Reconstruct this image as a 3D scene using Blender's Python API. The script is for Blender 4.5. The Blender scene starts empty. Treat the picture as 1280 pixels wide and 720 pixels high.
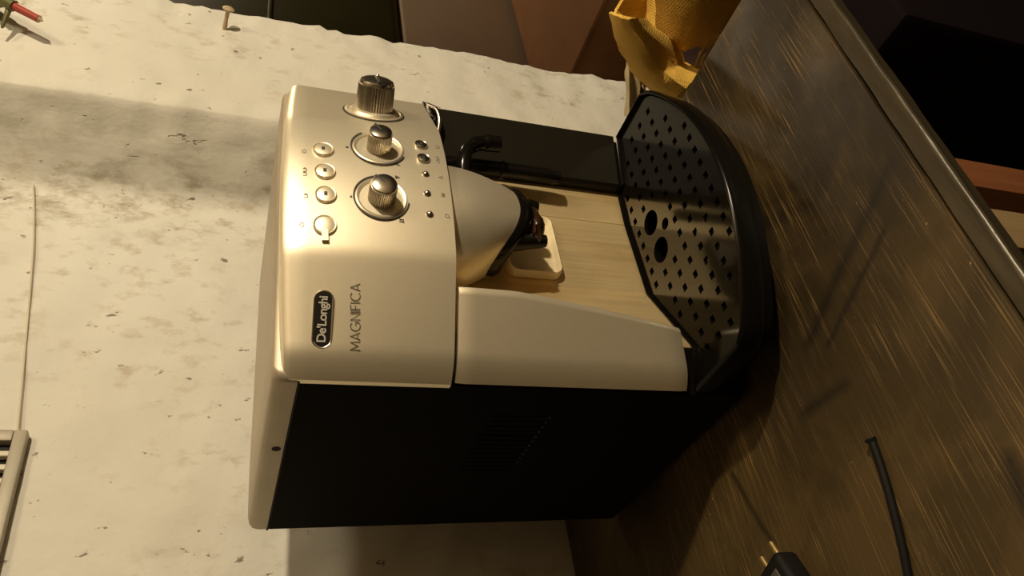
import bpy, bmesh, math, random
from mathutils import Vector, Matrix, noise

random.seed(7)
scene = bpy.context.scene
col = scene.collection

# ------------------------------------------------------------------ camera
# the photograph was taken in portrait and lies on its side: world up points to picture left
cam_d = bpy.data.cameras.new('camera')
cam_d.sensor_width = 36.0
cam_d.lens = 36.0 * 956.3 / 1280.0
cam_d.clip_start = 0.01
cam_o = bpy.data.objects.new('camera', cam_d)
col.objects.link(cam_o)
RU = Vector((0.79176, -0.60622, 0.07498))
RD = Vector((-0.15163, -0.31396, -0.93725))
RF = Vector((0.59172, 0.7307, -0.3405))
m = Matrix.Identity(4)
for i in range(3):
    m[i][0] = RD[i]; m[i][1] = RU[i]; m[i][2] = -RF[i]
m[0][3], m[1][3], m[2][3] = -0.3977, -0.4257, 0.3827
cam_o.matrix_world = m
scene.camera = cam_o

# ------------------------------------------------------------------ world and light
w = bpy.data.worlds.new('world'); scene.world = w; w.use_nodes = True
bg = w.node_tree.nodes['Background']
bg.inputs[0].default_value = (1.0, 0.80, 0.52, 1)
bg.inputs[1].default_value = 0.01

def lamp(name, loc, energy, color, radius):
    d = bpy.data.lights.new(name, 'POINT'); d.energy = energy; d.color = color; d.shadow_soft_size = radius
    o = bpy.data.objects.new(name, d); o.location = loc; col.objects.link(o)
    return o
lamp('room_lamp', (0.52, -1.32, 0.88), 80.0, (1.0, 0.85, 0.61), 0.035)
lamp('added_fill_light', (1.75, 0.25, 0.75), 13.0, (1.0, 0.78, 0.52), 0.06)  # fill light added to brighten the things beyond the opening
lamp('ceiling_lamp', (0.45, -1.00, 1.35), 22.0, (1.0, 0.85, 0.61), 0.12)

vs = scene.view_settings
vs.view_transform = 'Standard'; vs.look = 'None'; vs.exposure = 0.0; vs.gamma = 1.0
vs.use_curve_mapping = False

# ------------------------------------------------------------------ materials
MATS = {}
def mat(name, color, rough=0.5, metal=0.0, spec=0.5, var=0.0, vscale=20.0, bump=0.0, bscale=80.0, stretch=(1, 1, 1), coat=0.0):
    if name in MATS: return MATS[name]
    mt = bpy.data.materials.new(name); mt.use_nodes = True
    nt = mt.node_tree; b = nt.nodes['Principled BSDF']
    b.inputs['Base Color'].default_value = (*color, 1); b.inputs['Roughness'].default_value = rough
    b.inputs['Metallic'].default_value = metal; b.inputs['Specular IOR Level'].default_value = spec
    b.inputs['Coat Weight'].default_value = coat
    tc = nt.nodes.new('ShaderNodeTexCoord'); mp = nt.nodes.new('ShaderNodeMapping')
    mp.inputs['Scale'].default_value = stretch
    nt.links.new(tc.outputs['Object'], mp.inputs['Vector'])
    n1 = nt.nodes.new('ShaderNodeTexNoise'); n1.inputs['Scale'].default_value = vscale; n1.inputs['Detail'].default_value = 5
    nt.links.new(mp.outputs[0], n1.inputs['Vector'])
    if var > 0:
        mx = nt.nodes.new('ShaderNodeMix'); mx.data_type = 'RGBA'
        mx.inputs['A'].default_value = (*[c * (1 - var) for c in color], 1)
        mx.inputs['B'].default_value = (*[min(1, c * (1 + var)) for c in color], 1)
        nt.links.new(n1.outputs['Fac'], mx.inputs['Factor']); nt.links.new(mx.outputs['Result'], b.inputs['Base Color'])
    if bump > 0:
        n2 = nt.nodes.new('ShaderNodeTexNoise'); n2.inputs['Scale'].default_value = bscale; n2.inputs['Detail'].default_value = 4
        nt.links.new(mp.outputs[0], n2.inputs['Vector'])
        bp = nt.nodes.new('ShaderNodeBump'); bp.inputs['Strength'].default_value = bump; bp.inputs['Distance'].default_value = 0.002
        nt.links.new(n2.outputs['Fac'], bp.inputs['Height']); nt.links.new(bp.outputs[0], b.inputs['Normal'])
    MATS[name] = mt
    return mt

class NT:
    """small helper for longer node graphs"""
    def __init__(s, name):
        s.m = bpy.data.materials.new(name); s.m.use_nodes = True
        s.t = s.m.node_tree; s.b = s.t.nodes['Principled BSDF']
        s.tc = s.t.nodes.new('ShaderNodeTexCoord')
    def link(s, a, b): s.t.links.new(a, b)
    def mapping(s, scale=(1, 1, 1), loc=(0, 0, 0), rot=(0, 0, 0)):
        n = s.t.nodes.new('ShaderNodeMapping'); n.inputs['Scale'].default_value = scale
        n.inputs['Location'].default_value = loc; n.inputs['Rotation'].default_value = rot
        s.link(s.tc.outputs['Object'], n.inputs['Vector']); return n.outputs[0]
    def noise(s, vec, scale, detail=4, rough=0.5, dist=0.0):
        n = s.t.nodes.new('ShaderNodeTexNoise'); n.inputs['Scale'].default_value = scale; n.inputs['Detail'].default_value = detail
        n.inputs['Roughness'].default_value = rough; n.inputs['Distortion'].default_value = dist
        s.link(vec, n.inputs['Vector']); return n.outputs['Fac']
    def ramp(s, fac, stops):
        n = s.t.nodes.new('ShaderNodeValToRGB'); e = n.color_ramp.elements
        while len(e) < len(stops): e.new(0.5)
        for el, (p, c) in zip(e, stops):
            el.position = p; el.color = (c, c, c, 1) if not isinstance(c, tuple) else (*c, 1)
        s.link(fac, n.inputs[0]); return n.outputs[0]
    def mix(s, f, a, b, mode='MIX'):
        n = s.t.nodes.new('ShaderNodeMix'); n.data_type = 'RGBA'; n.blend_type = mode
        for sock, v in ((n.inputs['Factor'], f), (n.inputs['A'], a), (n.inputs['B'], b)):
            if isinstance(v, tuple): sock.default_value = (*v, 1)
            elif isinstance(v, (int, float)): sock.default_value = v
            else: s.link(v, sock)
        return n.outputs['Result']
    def math(s, op, a, b=0.0, clamp=False):
        n = s.t.nodes.new('ShaderNodeMath'); n.operation = op; n.use_clamp = clamp
        for i, v in enumerate((a, b)):
            if isinstance(v, (int, float)): n.inputs[i].default_value = v
            else: s.link(v, n.inputs[i])
        return n.outputs[0]
    def bump(s, h, strength, dist=0.002, normal=None):
        n = s.t.nodes.new('ShaderNodeBump'); n.inputs['Strength'].default_value = strength; n.inputs['Distance'].default_value = dist
        s.link(h, n.inputs['Height'])
        if normal is not None: s.link(normal, n.inputs['Normal'])
        return n.outputs[0]
    def sep(s, vec):
        n = s.t.nodes.new('ShaderNodeSeparateXYZ'); s.link(vec, n.inputs[0]); return n.outputs

def plaster():
    g = NT('painted_plaster')
    v = g.mapping()
    vz = g.mapping(scale=(1.0, 1.0, 0.55))
    big = g.noise(v, 3.0, 3)
    base = g.mix(g.ramp(big, [(0.35, 0.0), (0.7, 1.0)]), (0.68, 0.645, 0.545), (0.75, 0.725, 0.64))
    # grime: soft brown smears gathered in patches, then small pits
    patch = g.ramp(g.noise(v, 6.0, 3), [(0.42, 0.0), (0.62, 1.0)])
    smear = g.ramp(g.noise(vz, 58.0, 6, 0.62), [(0.53, 0.0), (0.68, 1.0)])
    f = g.math('MULTIPLY', patch, smear)
    c1 = g.mix(g.math('MULTIPLY', f, 0.5), base, (0.36, 0.26, 0.13))
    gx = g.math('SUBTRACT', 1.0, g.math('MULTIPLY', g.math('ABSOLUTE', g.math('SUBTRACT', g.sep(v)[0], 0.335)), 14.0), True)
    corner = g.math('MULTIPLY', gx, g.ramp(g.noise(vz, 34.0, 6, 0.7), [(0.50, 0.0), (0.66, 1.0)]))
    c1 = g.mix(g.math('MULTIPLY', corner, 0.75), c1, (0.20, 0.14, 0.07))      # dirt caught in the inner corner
    pit = g.ramp(g.noise(vz, 75.0, 3, 0.6), [(0.67, 0.0), (0.72, 1.0)])
    c2 = g.mix(g.math('MULTIPLY', pit, 0.8), c1, (0.13, 0.09, 0.05))
    g.link(c2, g.b.inputs['Base Color'])
    g.b.inputs['Roughness'].default_value = 0.75
    h1 = g.noise(v, 22.0, 6, 0.6)
    h2 = g.noise(vz, 160.0, 3)
    hh = g.math('ADD', h1, g.math('MULTIPLY', h2, 0.12))
    hh = g.math('SUBTRACT', hh, g.math('MULTIPLY', pit, 0.5))
    g.link(g.bump(hh, 0.42, 0.006), g.b.inputs['Normal'])
    return g.m

def seg_mask(g, vec, a, b, wid):
    """1 near the segment a-b in the plane of the table"""
    ax, ay = a; bx_, by_ = b
    L = math.hypot(bx_ - ax, by_ - ay); dx, dy = (bx_ - ax) / L, (by_ - ay) / L
    o = g.sep(vec)
    px = g.math('SUBTRACT', o[0], ax); py = g.math('SUBTRACT', o[1], ay)
    t = g.math('ADD', g.math('MULTIPLY', px, dx), g.math('MULTIPLY', py, dy))
    d = g.math('ABSOLUTE', g.math('SUBTRACT', g.math('MULTIPLY', px, dy), g.math('MULTIPLY', py, dx)))
    m1 = g.math('SUBTRACT', 1.0, g.math('DIVIDE', d, wid), True)
    e = g.math('SUBTRACT', L / 2 + wid, g.math('ABSOLUTE', g.math('SUBTRACT', t, L / 2)))
    e = g.math('DIVIDE', e, wid, True)
    return g.math('MULTIPLY', m1, e)

def table_wood():
    g = NT('black_stained_wood')
    v = g.mapping()
    grain = g.noise(g.mapping(scale=(13.0, 900.0, 9.0)), 1.0, 3, 0.6)
    grain2 = g.noise(g.mapping(scale=(5.0, 150.0, 5.0), loc=(3, 1, 0)), 1.0, 2, 0.5)
    zone = g.ramp(g.noise(v, 7.0, 3), [(0.38, 0.12), (0.62, 1.0)])
    lines = g.math('MULTIPLY', g.ramp(grain, [(0.56, 0.0), (0.63, 1.0)]), g.ramp(grain2, [(0.38, 0.05), (0.6, 1.0)]))
    lines = g.math('MULTIPLY', lines, zone)
    worn = g.ramp(g.noise(v, 9.0, 5, 0.6, 0.6), [(0.42, 0.0), (0.66, 1.0)])
    wx = g.math('MULTIPLY', g.math('SUBTRACT', -0.06, g.sep(v)[0]), 5.0, True)     # bare patch worn where the table is used
    worn = g.math('ADD', g.math('MULTIPLY', worn, 0.7), g.math('MULTIPLY', wx, 0.55), True)
    base = g.mix(worn, (0.016, 0.0105, 0.004), (0.070, 0.044, 0.015))
    c = g.mix(lines, base, (0.26, 0.155, 0.05))
    speck = g.ramp(g.noise(v, 210.0, 2, 0.5), [(0.735, 0.0), (0.76, 1.0)])
    speck = g.math('MULTIPLY', speck, g.ramp(g.noise(v, 8.0, 2), [(0.45, 0.0), (0.6, 1.0)]))
    c = g.mix(g.math('MULTIPLY', speck, 0.8), c, (0.42, 0.28, 0.11))
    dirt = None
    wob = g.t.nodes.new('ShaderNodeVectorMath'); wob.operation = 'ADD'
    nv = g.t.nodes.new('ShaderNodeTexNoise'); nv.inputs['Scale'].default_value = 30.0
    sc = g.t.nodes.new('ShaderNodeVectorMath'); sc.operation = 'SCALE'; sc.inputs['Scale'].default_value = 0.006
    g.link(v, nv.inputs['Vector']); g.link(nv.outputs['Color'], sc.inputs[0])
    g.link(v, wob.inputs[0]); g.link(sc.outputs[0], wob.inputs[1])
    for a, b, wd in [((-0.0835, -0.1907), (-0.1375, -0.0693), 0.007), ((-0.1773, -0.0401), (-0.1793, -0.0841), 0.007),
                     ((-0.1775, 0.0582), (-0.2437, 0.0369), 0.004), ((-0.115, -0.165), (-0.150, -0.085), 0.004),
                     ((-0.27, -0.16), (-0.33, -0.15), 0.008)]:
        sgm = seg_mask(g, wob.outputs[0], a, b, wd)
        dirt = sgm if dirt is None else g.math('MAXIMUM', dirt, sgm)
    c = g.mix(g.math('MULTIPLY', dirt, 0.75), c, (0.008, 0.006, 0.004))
    g.link(c, g.b.inputs['Base Color'])
    rg = g.ramp(g.noise(v, 14.0, 4), [(0.3, 0.38), (0.7, 0.62)])
    g.link(rg, g.b.inputs['Roughness'])
    g.b.inputs['Specular IOR Level'].default_value = 0.25
    hh = g.math('ADD', g.math('MULTIPLY', lines, 0.5), g.math('MULTIPLY', grain, 0.35))
    g.link(g.bump(hh, 0.35, 0.0012), g.b.inputs['Normal'])
    return g.m

def brushed_steel():
    g = NT('stained_brushed_steel')
    v = g.mapping()
    br = g.noise(g.mapping(scale=(500.0, 500.0, 6.0)), 1.0, 3)
    st = g.ramp(g.noise(g.mapping(scale=(1, 1, 0.5)), 22.0, 4), [(0.45, 0.0), (0.75, 1.0)])
    c = g.mix(g.math('MULTIPLY', st, 0.6), (0.92, 0.71, 0.38), (0.66, 0.41, 0.12))
    g.link(c, g.b.inputs['Base Color'])
    g.b.inputs['Metallic'].default_value = 0.68
    g.link(g.ramp(br, [(0.3, 0.32), (0.7, 0.46)]), g.b.inputs['Roughness'])
    g.link(g.bump(br, 0.06, 0.001), g.b.inputs['Normal'])
    return g.m

def woven(name, col_a, col_b):
    g = NT(name)
    v = g.mapping()
    wv = g.t.nodes.new('ShaderNodeTexWave'); wv.inputs['Scale'].default_value = 150.0; wv.bands_direction = 'Z'
    w2 = g.t.nodes.new('ShaderNodeTexWave'); w2.inputs['Scale'].default_value = 150.0; w2.bands_direction = 'Y'
    g.link(v, wv.inputs['Vector']); g.link(v, w2.inputs['Vector'])
    f = g.math('MULTIPLY', wv.outputs['Fac'], w2.outputs['Fac'])
    n = g.noise(v, 18.0, 4)
    c = g.mix(n, col_a, col_b)
    g.link(c, g.b.inputs['Base Color']); g.b.inputs['Roughness'].default_value = 0.85
    g.b.inputs['Specular IOR Level'].default_value = 0.25
    g.link(g.bump(f, 0.5, 0.0012), g.b.inputs['Normal'])
    return g.m

M_wall = plaster()
M_table = table_wood()
M_steel = brushed_steel()
M_bag = woven('ochre_canvas', (0.56, 0.32, 0.045), (0.74, 0.47, 0.10))
M_silver = mat('silver_painted_plastic', (0.93, 0.83, 0.62), 0.42, 0.80, var=0.04, vscale=300, bump=0.02, bscale=1500)
M_silver_d = mat('silver_grey_top_plastic', (0.42, 0.35, 0.25), 0.42, 0.35, var=0.15, vscale=35)
M_black = mat('black_body_plastic', (0.006, 0.0048, 0.0032), 0.65, spec=0.03, bump=0.05, bscale=900)
M_gloss = mat('glossy_black_plastic', (0.006, 0.005, 0.004), 0.16, spec=0.35, var=0.3, vscale=30)
M_grate = mat('worn_black_grate_plastic', (0.005, 0.004, 0.0025), 0.12, spec=0.14, var=0.4, vscale=40, bump=0.03, bscale=60)
M_tray = mat('black_tray_plastic', (0.004, 0.0034, 0.0026), 0.2, spec=0.16, var=0.3, vscale=30)
M_tank = mat('dark_smoked_plastic', (0.011, 0.009, 0.005), 0.42, spec=0.2)
M_chrome = mat('chrome', (0.86, 0.81, 0.70), 0.22, 1.0, var=0.05)
M_chrome_r = mat('satin_chrome', (0.55, 0.50, 0.42), 0.26, 1.0, var=0.08)
M_ink = mat('dark_printed_ink', (0.05, 0.04, 0.03), 0.6)
M_ink_l = mat('faint_printed_ink', (0.20, 0.165, 0.12), 0.6)
M_cream = mat('cream_plastic', (0.78, 0.66, 0.42), 0.32, var=0.25, vscale=60)
M_coffee = mat('dried_coffee', (0.035, 0.014, 0.005), 0.25, var=0.5, vscale=120, bump=0.4, bscale=200)
M_wood_red = mat('red_brown_wood', (0.20, 0.07, 0.025), 0.55, var=0.3, vscale=6, stretch=(40, 40, 1.5), bump=0.1, bscale=4)
M_card = mat('brown_fibreboard', (0.30, 0.145, 0.06), 0.8, var=0.15, vscale=25, bump=0.1, bscale=200)
M_edge = mat('worn_bronze_edging', (0.050, 0.038, 0.020), 0.34, 0.3, var=0.45, vscale=60, stretch=(0.4, 2, 2), bump=0.25, bscale=90)
M_olive = mat('olive_green_metal', (0.052, 0.053, 0.017), 0.55, spec=0.2, var=0.2, vscale=12)
M_plum = mat('dark_plum_plastic', (0.004, 0.0018, 0.0026), 0.8, spec=0.1, var=0.3, vscale=10)
M_floor = mat('dark_floor_boards', (0.008, 0.0045, 0.003), 0.9, spec=0.08, var=0.4, vscale=4)
M_red = mat('faded_red_plastic', (0.34, 0.045, 0.025), 0.45, var=0.15, vscale=60)
M_green = mat('olive_plastic', (0.10, 0.095, 0.02), 0.5, var=0.2, vscale=60)
M_rust = mat('pale_rusty_metal', (0.50, 0.38, 0.22), 0.55, 0.2, var=0.4, vscale=150)
M_grille = mat('grey_painted_metal', (0.40, 0.36, 0.28), 0.5, 0.3, var=0.2, vscale=40)
M_dark = mat('dark_void', (0.012, 0.010, 0.008), 0.8)
M_rubber = mat('black_rubber', (0.006, 0.005, 0.0045), 0.6, spec=0.2, var=0.2)
M_pale = mat('pale_lining_canvas', (0.52, 0.42, 0.24), 0.85, var=0.15, vscale=40)
M_brass = mat('worn_brass', (0.42, 0.30, 0.12), 0.35, 0.8, var=0.2, vscale=80)

# ------------------------------------------------------------------ geometry helpers
def empty(name, loc, label, cat, group=None, rot=(0, 0, 0)):
    o = bpy.data.objects.new(name, None); o.location = loc; o.rotation_euler = rot
    o.empty_display_size = 0.02
    col.objects.link(o); o['label'] = label; o['category'] = cat
    if group: o['group'] = group
    return o

def tag(o, label, cat, group=None, kind=None):
    o['label'] = label; o['category'] = cat
    if group: o['group'] = group
    if kind: o['kind'] = kind
    return o

def link_mesh(name, me, material, parent=None, smooth=None, label=None):
    o = bpy.data.objects.new(name, me); col.objects.link(o)
    if material: me.materials.append(material)
    if parent is not None:
        o.parent = parent
        # children keep the world coordinates they were modelled in
        pw = parent_world(parent)
        o.matrix_parent_inverse = pw.inverted()
    if smooth is not None:
        for p in me.polygons: p.use_smooth = True
        try: me.set_sharp_from_angle(angle=math.radians(smooth))
        except Exception: pass
    if label: o['label'] = label
    return o

def parent_world(p):
    mw = Matrix.LocRotScale(p.location, p.rotation_euler, p.scale)
    if p.parent is not None: mw = parent_world(p.parent) @ p.matrix_parent_inverse @ mw
    return mw

def from_bm(name, bm, material, parent=None, smooth=None, label=None, recalc=True):
    if recalc: bmesh.ops.recalc_face_normals(bm, faces=bm.faces)
    me = bpy.data.meshes.new(name); bm.to_mesh(me); bm.free()
    return link_mesh(name, me, material, parent, smooth, label)

def bm_box(bm, lo, hi, bev=0.0, seg=2, M=None):
    ret = bmesh.ops.create_cube(bm, size=1.0)
    vs_ = ret['verts']
    for v in vs_:
        v.co = Vector([(lo[i] + hi[i]) / 2 + v.co[i] * (hi[i] - lo[i]) for i in range(3)])
    if bev > 0:
        es = list({e for v in vs_ for e in v.link_edges})
        r = bmesh.ops.bevel(bm, geom=es, offset=bev, segments=seg, affect='EDGES', profile=0.5)
        vs_ = list({v for f in r['faces'] for v in f.verts} | {v for v in vs_ if v.is_valid})
    if M is not None:
        for v in vs_:
            if v.is_valid: v.co = M @ v.co
    return vs_

def box(name, lo, hi, material, parent=None, bev=0.0, seg=2, M=None, label=None):
    bm = bmesh.new(); bm_box(bm, lo, hi, bev, seg, M)
    return from_bm(name, bm, material, parent, 40 if bev else None, label)

def loft(bm, rings, cap0=True, cap1=True, closed=True):
    vv = [[bm.verts.new(p) for p in r] for r in rings]
    n = len(rings[0])
    for a, b in zip(vv[:-1], vv[1:]):
        for i in range(n if closed else n - 1):
            j = (i + 1) % n
            bm.faces.new((a[i], a[j], b[j], b[i]))
    if cap0: bm.faces.new(list(reversed(vv[0])))
    if cap1: bm.faces.new(vv[-1])
    return vv

def frame(o, n, up=Vector((0, 0, 1))):
    """matrix with local Z along n, local Y close to up"""
    n = Vector(n).normalized(); x = up.cross(n)
    if x.length < 1e-5: x = Vector((1, 0, 0)).cross(n)
    x.normalize(); y = n.cross(x)
    M = Matrix.Identity(4)
    for i in range(3):
        M[i][0] = x[i]; M[i][1] = y[i]; M[i][2] = n[i]; M[i][3] = o[i]
    return M

def lathe(bm, prof, M, n=32, ribs=None, cap0=True, cap1=True):
    """prof: list of (radius, height, ribbed); ribs = (count, depth)"""
    rings = []
    for pr in prof:
        r, h = pr[0], pr[1]; rb = ribs is not None and len(pr) > 2 and pr[2]
        ring = []
        for i in range(n):
            a = 2 * math.pi * i / n
            rr = r + (ribs[1] * math.cos(ribs[0] * a) if rb else 0)
            ring.append(M @ Vector((rr * math.cos(a), rr * math.sin(a), h)))
        rings.append(ring)
    loft(bm, rings, cap0, cap1)

def lathe_obj(name, prof, M, material, parent=None, n=32, ribs=None, smooth=35, label=None):
    bm = bmesh.new(); lathe(bm, prof, M, n, ribs)
    return from_bm(name, bm, material, parent, smooth, label)

def tube_pts(bm, pts, r, n=10, cap=True):
    pts = [Vector(p) for p in pts]
    rs = r if isinstance(r, (list, tuple)) else [r] * len(pts)
    rings = []; prev = None
    for i, p in enumerate(pts):
        t = (pts[min(i + 1, len(pts) - 1)] - pts[max(i - 1, 0)]).normalized()
        if prev is None:
            a = t.cross(Vector((0, 0, 1)));
            if a.length < 1e-3: a = t.cross(Vector((1, 0, 0)))
        else:
            a = prev - t * prev.dot(t)
        a.normalize(); prev = a; b = t.cross(a)
        rings.append([p + (a * math.cos(2 * math.pi * k / n) + b * math.sin(2 * math.pi * k / n)) * rs[i] for k in range(n)])
    loft(bm, rings, cap, cap)

def tube(name, pts, r, material, parent=None, n=10, label=None):
    bm = bmesh.new(); tube_pts(bm, pts, r, n)
    return from_bm(name, bm, material, parent, 50, label)

def spline(pts, n=8):
    """Catmull-Rom through pts"""
    P = [Vector(p) for p in pts]; out = []
    for i in range(len(P) - 1):
        p0 = P[max(i - 1, 0)]; p1 = P[i]; p2 = P[i + 1]; p3 = P[min(i + 2, len(P) - 1)]
        for k in range(n):
            t = k / n
            out.append(0.5 * ((2 * p1) + (p2 - p0) * t + (2 * p0 - 5 * p1 + 4 * p2 - p3) * t * t + (3 * p1 - p0 - 3 * p2 + p3) * t ** 3))
    out.append(P[-1]); return out

def ribbon(bm, pts2, wid, M, h=0.0003):
    """flat raised stroke through 2-D points, in the plane of M"""
    P = [Vector((p[0], p[1])) for p in pts2]
    L = []; R = []
    for i, p in enumerate(P):
        d1 = (P[i] - P[i - 1]).normalized() if i > 0 else (P[1] - P[0]).normalized()
        d2 = (P[i + 1] - P[i]).normalized() if i < len(P) - 1 else d1
        n1 = Vector((-d1.y, d1.x)); n2 = Vector((-d2.y, d2.x)); nn = (n1 + n2)
        if nn.length < 1e-4: nn = n1
        nn.normalize(); k = wid / 2 / max(0.5, nn.dot(n1))
        L.append(p + nn * k); R.append(p - nn * k)
    def V(q, z): return bm.verts.new(M @ Vector((q.x, q.y, z)))
    lt = [V(q, h) for q in L]; rt = [V(q, h) for q in R]; lb = [V(q, 0) for q in L]; rb = [V(q, 0) for q in R]
    for i in range(len(P) - 1):
        bm.faces.new((rt[i], rt[i + 1], lt[i + 1], lt[i])); bm.faces.new((lt[i], lt[i + 1], lb[i + 1], lb[i]))
        bm.faces.new((rb[i], rb[i + 1], rt[i + 1], rt[i]))
    bm.faces.new((lt[0], lb[0], rb[0], rt[0])); bm.faces.new((lt[-1], rt[-1], rb[-1], lb[-1]))

def arc(cx, cy, r, a0, a1, n=14, ry=None):
    ry = ry or r
    return [(cx + r * math.cos(math.radians(a0 + (a1 - a0) * i / n)), cy + ry * math.sin(math.radians(a0 + (a1 - a0) * i / n))) for i in range(n + 1)]

def boolean(obj, cutter_bm, op='DIFFERENCE'):
    bmesh.ops.recalc_face_normals(cutter_bm, faces=cutter_bm.faces)
    me = bpy.data.meshes.new('cut'); cutter_bm.to_mesh(me); cutter_bm.free()
    co = bpy.data.objects.new('cut', me); col.objects.link(co)
    md = obj.modifiers.new('b', 'BOOLEAN'); md.object = co; md.operation = op; md.solver = 'EXACT'
    dg = bpy.context.evaluated_depsgraph_get(); dg.update()
    new = bpy.data.meshes.new_from_object(obj.evaluated_get(dg))
    obj.modifiers.clear(); old = obj.data; obj.data = new
    bpy.data.objects.remove(co); bpy.data.meshes.remove(me); bpy.data.meshes.remove(old)
    return obj

# ------------------------------------------------------------------ the room
def struct(o):
    o['kind'] = 'structure'; return o

def make_wall():
    path = [(-2.2, 0.377), (0.345, 0.377), (0.361, 0.367), (0.4090, 0.2675), (0.4130, 0.265), (0.6320, 0.265), (0.6435, 0.274), (0.66, 0.75)]
    pts = []
    for a, b in zip(path[:-1], path[1:]):
        L = math.hypot(b[0] - a[0], b[1] - a[1]); n = max(1, int(L / 0.009))
        for i in range(n): pts.append((a[0] + (b[0] - a[0]) * i / n, a[1] + (b[1] - a[1]) * i / n))
    pts.append(path[-1])
    zs = [-0.72 + 0.0125 * k for k in range(int(2.32 / 0.0125) + 1)]
    bm = bmesh.new(); rows = []
    for z in zs:
        r = []
        for i, (x, y) in enumerate(pts):
            a = pts[max(i - 1, 0)]; b = pts[min(i + 1, len(pts) - 1)]
            t = Vector((b[0] - a[0], b[1] - a[1], 0)).normalized(); nrm = Vector((t.y, -t.x, 0))
            p = Vector((x, y, z))
            d = 0.006 * noise.noise(p * 7) + 0.0035 * noise.noise(p * 23) + 0.0016 * noise.noise(p * 60)
            if abs(x - 0.643) < 0.03 and y < 0.34:      # crumbled outer corner
                d += 0.007 * noise.noise(Vector((0, 0, z * 22))) + 0.003 * noise.noise(Vector((5, 0, z * 70)))
            if 0.385 < x < 0.435:
                d += 0.006 * noise.noise(Vector((9, 0, z * 25))) + 0.003 * noise.noise(Vector((3, 0, z * 80)))
            if y > 0.3765 and z < 0.02: d = max(d, -0.002) * 0.2
            p += nrm * d
            if y > 0.3765 and abs(z) < 0.05: p.y = max(p.y, 0.3775)
            r.append(bm.verts.new(p))
        rows.append(r)
    for a, b in zip(rows[:-1], rows[1:]):
        for i in range(len(pts) - 1): bm.faces.new((a[i], a[i + 1], b[i + 1], b[i]))
    return struct(from_bm('wall_back', bm, M_wall, None, 60, recalc=False))
make_wall()
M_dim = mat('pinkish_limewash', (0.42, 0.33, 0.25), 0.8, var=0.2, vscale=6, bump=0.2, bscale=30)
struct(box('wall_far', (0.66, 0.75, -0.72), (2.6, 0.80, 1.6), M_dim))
struct(box('floor', (-2.2, -2.2, -0.76), (2.6, 0.80, -0.72), M_floor))
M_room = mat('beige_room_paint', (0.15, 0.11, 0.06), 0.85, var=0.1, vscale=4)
struct(box('added_light_blocker', (0.622, -0.12, -0.72), (2.6, -0.06, 1.6), M_room))  # partition added out of view to keep lamp light off the opening
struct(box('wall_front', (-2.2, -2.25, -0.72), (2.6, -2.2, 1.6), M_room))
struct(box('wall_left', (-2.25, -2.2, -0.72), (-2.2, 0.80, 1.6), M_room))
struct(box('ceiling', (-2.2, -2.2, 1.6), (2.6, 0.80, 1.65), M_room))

# ------------------------------------------------------------------ the table
table = empty('wooden_table', (-0.5, 0.08, -0.72), 'black stained wooden table with worn grain under the coffee machine', 'table')
box('tabletop', (-1.25, -0.2085, -0.032), (0.148, 0.3745, 0.0), M_table, table, 0.0015, 2)
def edging():
    # rounded lipping along the front edge, raised a touch above the boards
    prof = [(-0.2095, -0.030), (-0.2095, -0.0028), (-0.2105, -0.0009), (-0.2140, -0.0005), (-0.2190, -0.0006), (-0.2222, -0.0009), (-0.2236, -0.0020), (-0.2240, -0.0038), (-0.2234, -0.0058), (-0.2215, -0.0072), (-0.2160, -0.0078), (-0.2140, -0.030)]
    n = 150; rings = []
    for i in range(n + 1):
        x = -1.25 + 1.398 * i / n
        rings.append([Vector((x, y + 0.0006 * noise.noise(Vector((x * 40, y * 60, 0))), z + 0.0005 * noise.noise(Vector((x * 55, 7, y * 90))))) for y, z in prof])
    bm = bmesh.new(); loft(bm, rings)
    return from_bm('edge_strip', bm, M_edge, table, 45, 'worn bronze-brown rounded edging')
edging()
for lx in (0.071, -1.20):
    for ly, lw in ((-0.07, 0.042), (0.29, 0.042)):
        box('leg', (lx, ly, -0.72), (lx + lw, ly + lw, -0.032), M_wood_red, table, 0.002)
box('brace', (0.0, -0.06, -0.72), (0.052, -0.035, -0.30), mat('tan_plank', (0.24, 0.16, 0.07), 0.7, var=0.25, vscale=8, stretch=(30, 30, 1)), table, 0.001)

# ------------------------------------------------------------------ the coffee machine
cm = empty('coffee_machine', (0, 0.09, 0), 'silver and black bean-to-cup coffee machine standing on the table end', 'coffee machine')
HW = 0.14
def slope_at(x):
    # nearly flat middle, a soft crease, straight wings, rounded ends
    if x < 0:
        a = -x; s = 0.24 * a / 0.065 if a < 0.062 else (0.50 if a > 0.070 else 0.23 + 0.27 * (a - 0.062) / 0.008)
        if a > 0.124: s = 0.50 + 0.9 * ((a - 0.124) / 0.016)
        return -s
    a = x; s = 0.22 * a / 0.060 if a < 0.058 else (0.44 if a > 0.066 else 0.213 + 0.227 * (a - 0.058) / 0.008)
    if a > 0.130: s = 0.44 + 0.9 * ((a - 0.130) / 0.010)
    return s
BOW = {}
acc = -0.052
for _k in range(0, 1501):
    BOW[_k] = acc; acc += slope_at((_k + 0.5) * 1e-4) * 1e-4
acc = -0.052
for _k in range(0, -1501, -1):
    BOW[_k] = acc; acc -= slope_at((_k - 0.5) * 1e-4) * 1e-4
def bow(x):
    k = x * 1e4; i = math.floor(k); i = max(-1499, min(1498, i))
    return BOW[i] + (BOW[i + 1] - BOW[i]) * (k - i)
def lean(z, x=0.0):
    # the panel leans back a little towards its top
    t = max(0.0, (z - 0.2418) / 0.115); return 0.007 * t * t * (1 - min(1, abs(x) / 0.14) ** 4)
def bslope(x): return (bow(x + 2e-4) - bow(x - 2e-4)) / 4e-4
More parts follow.
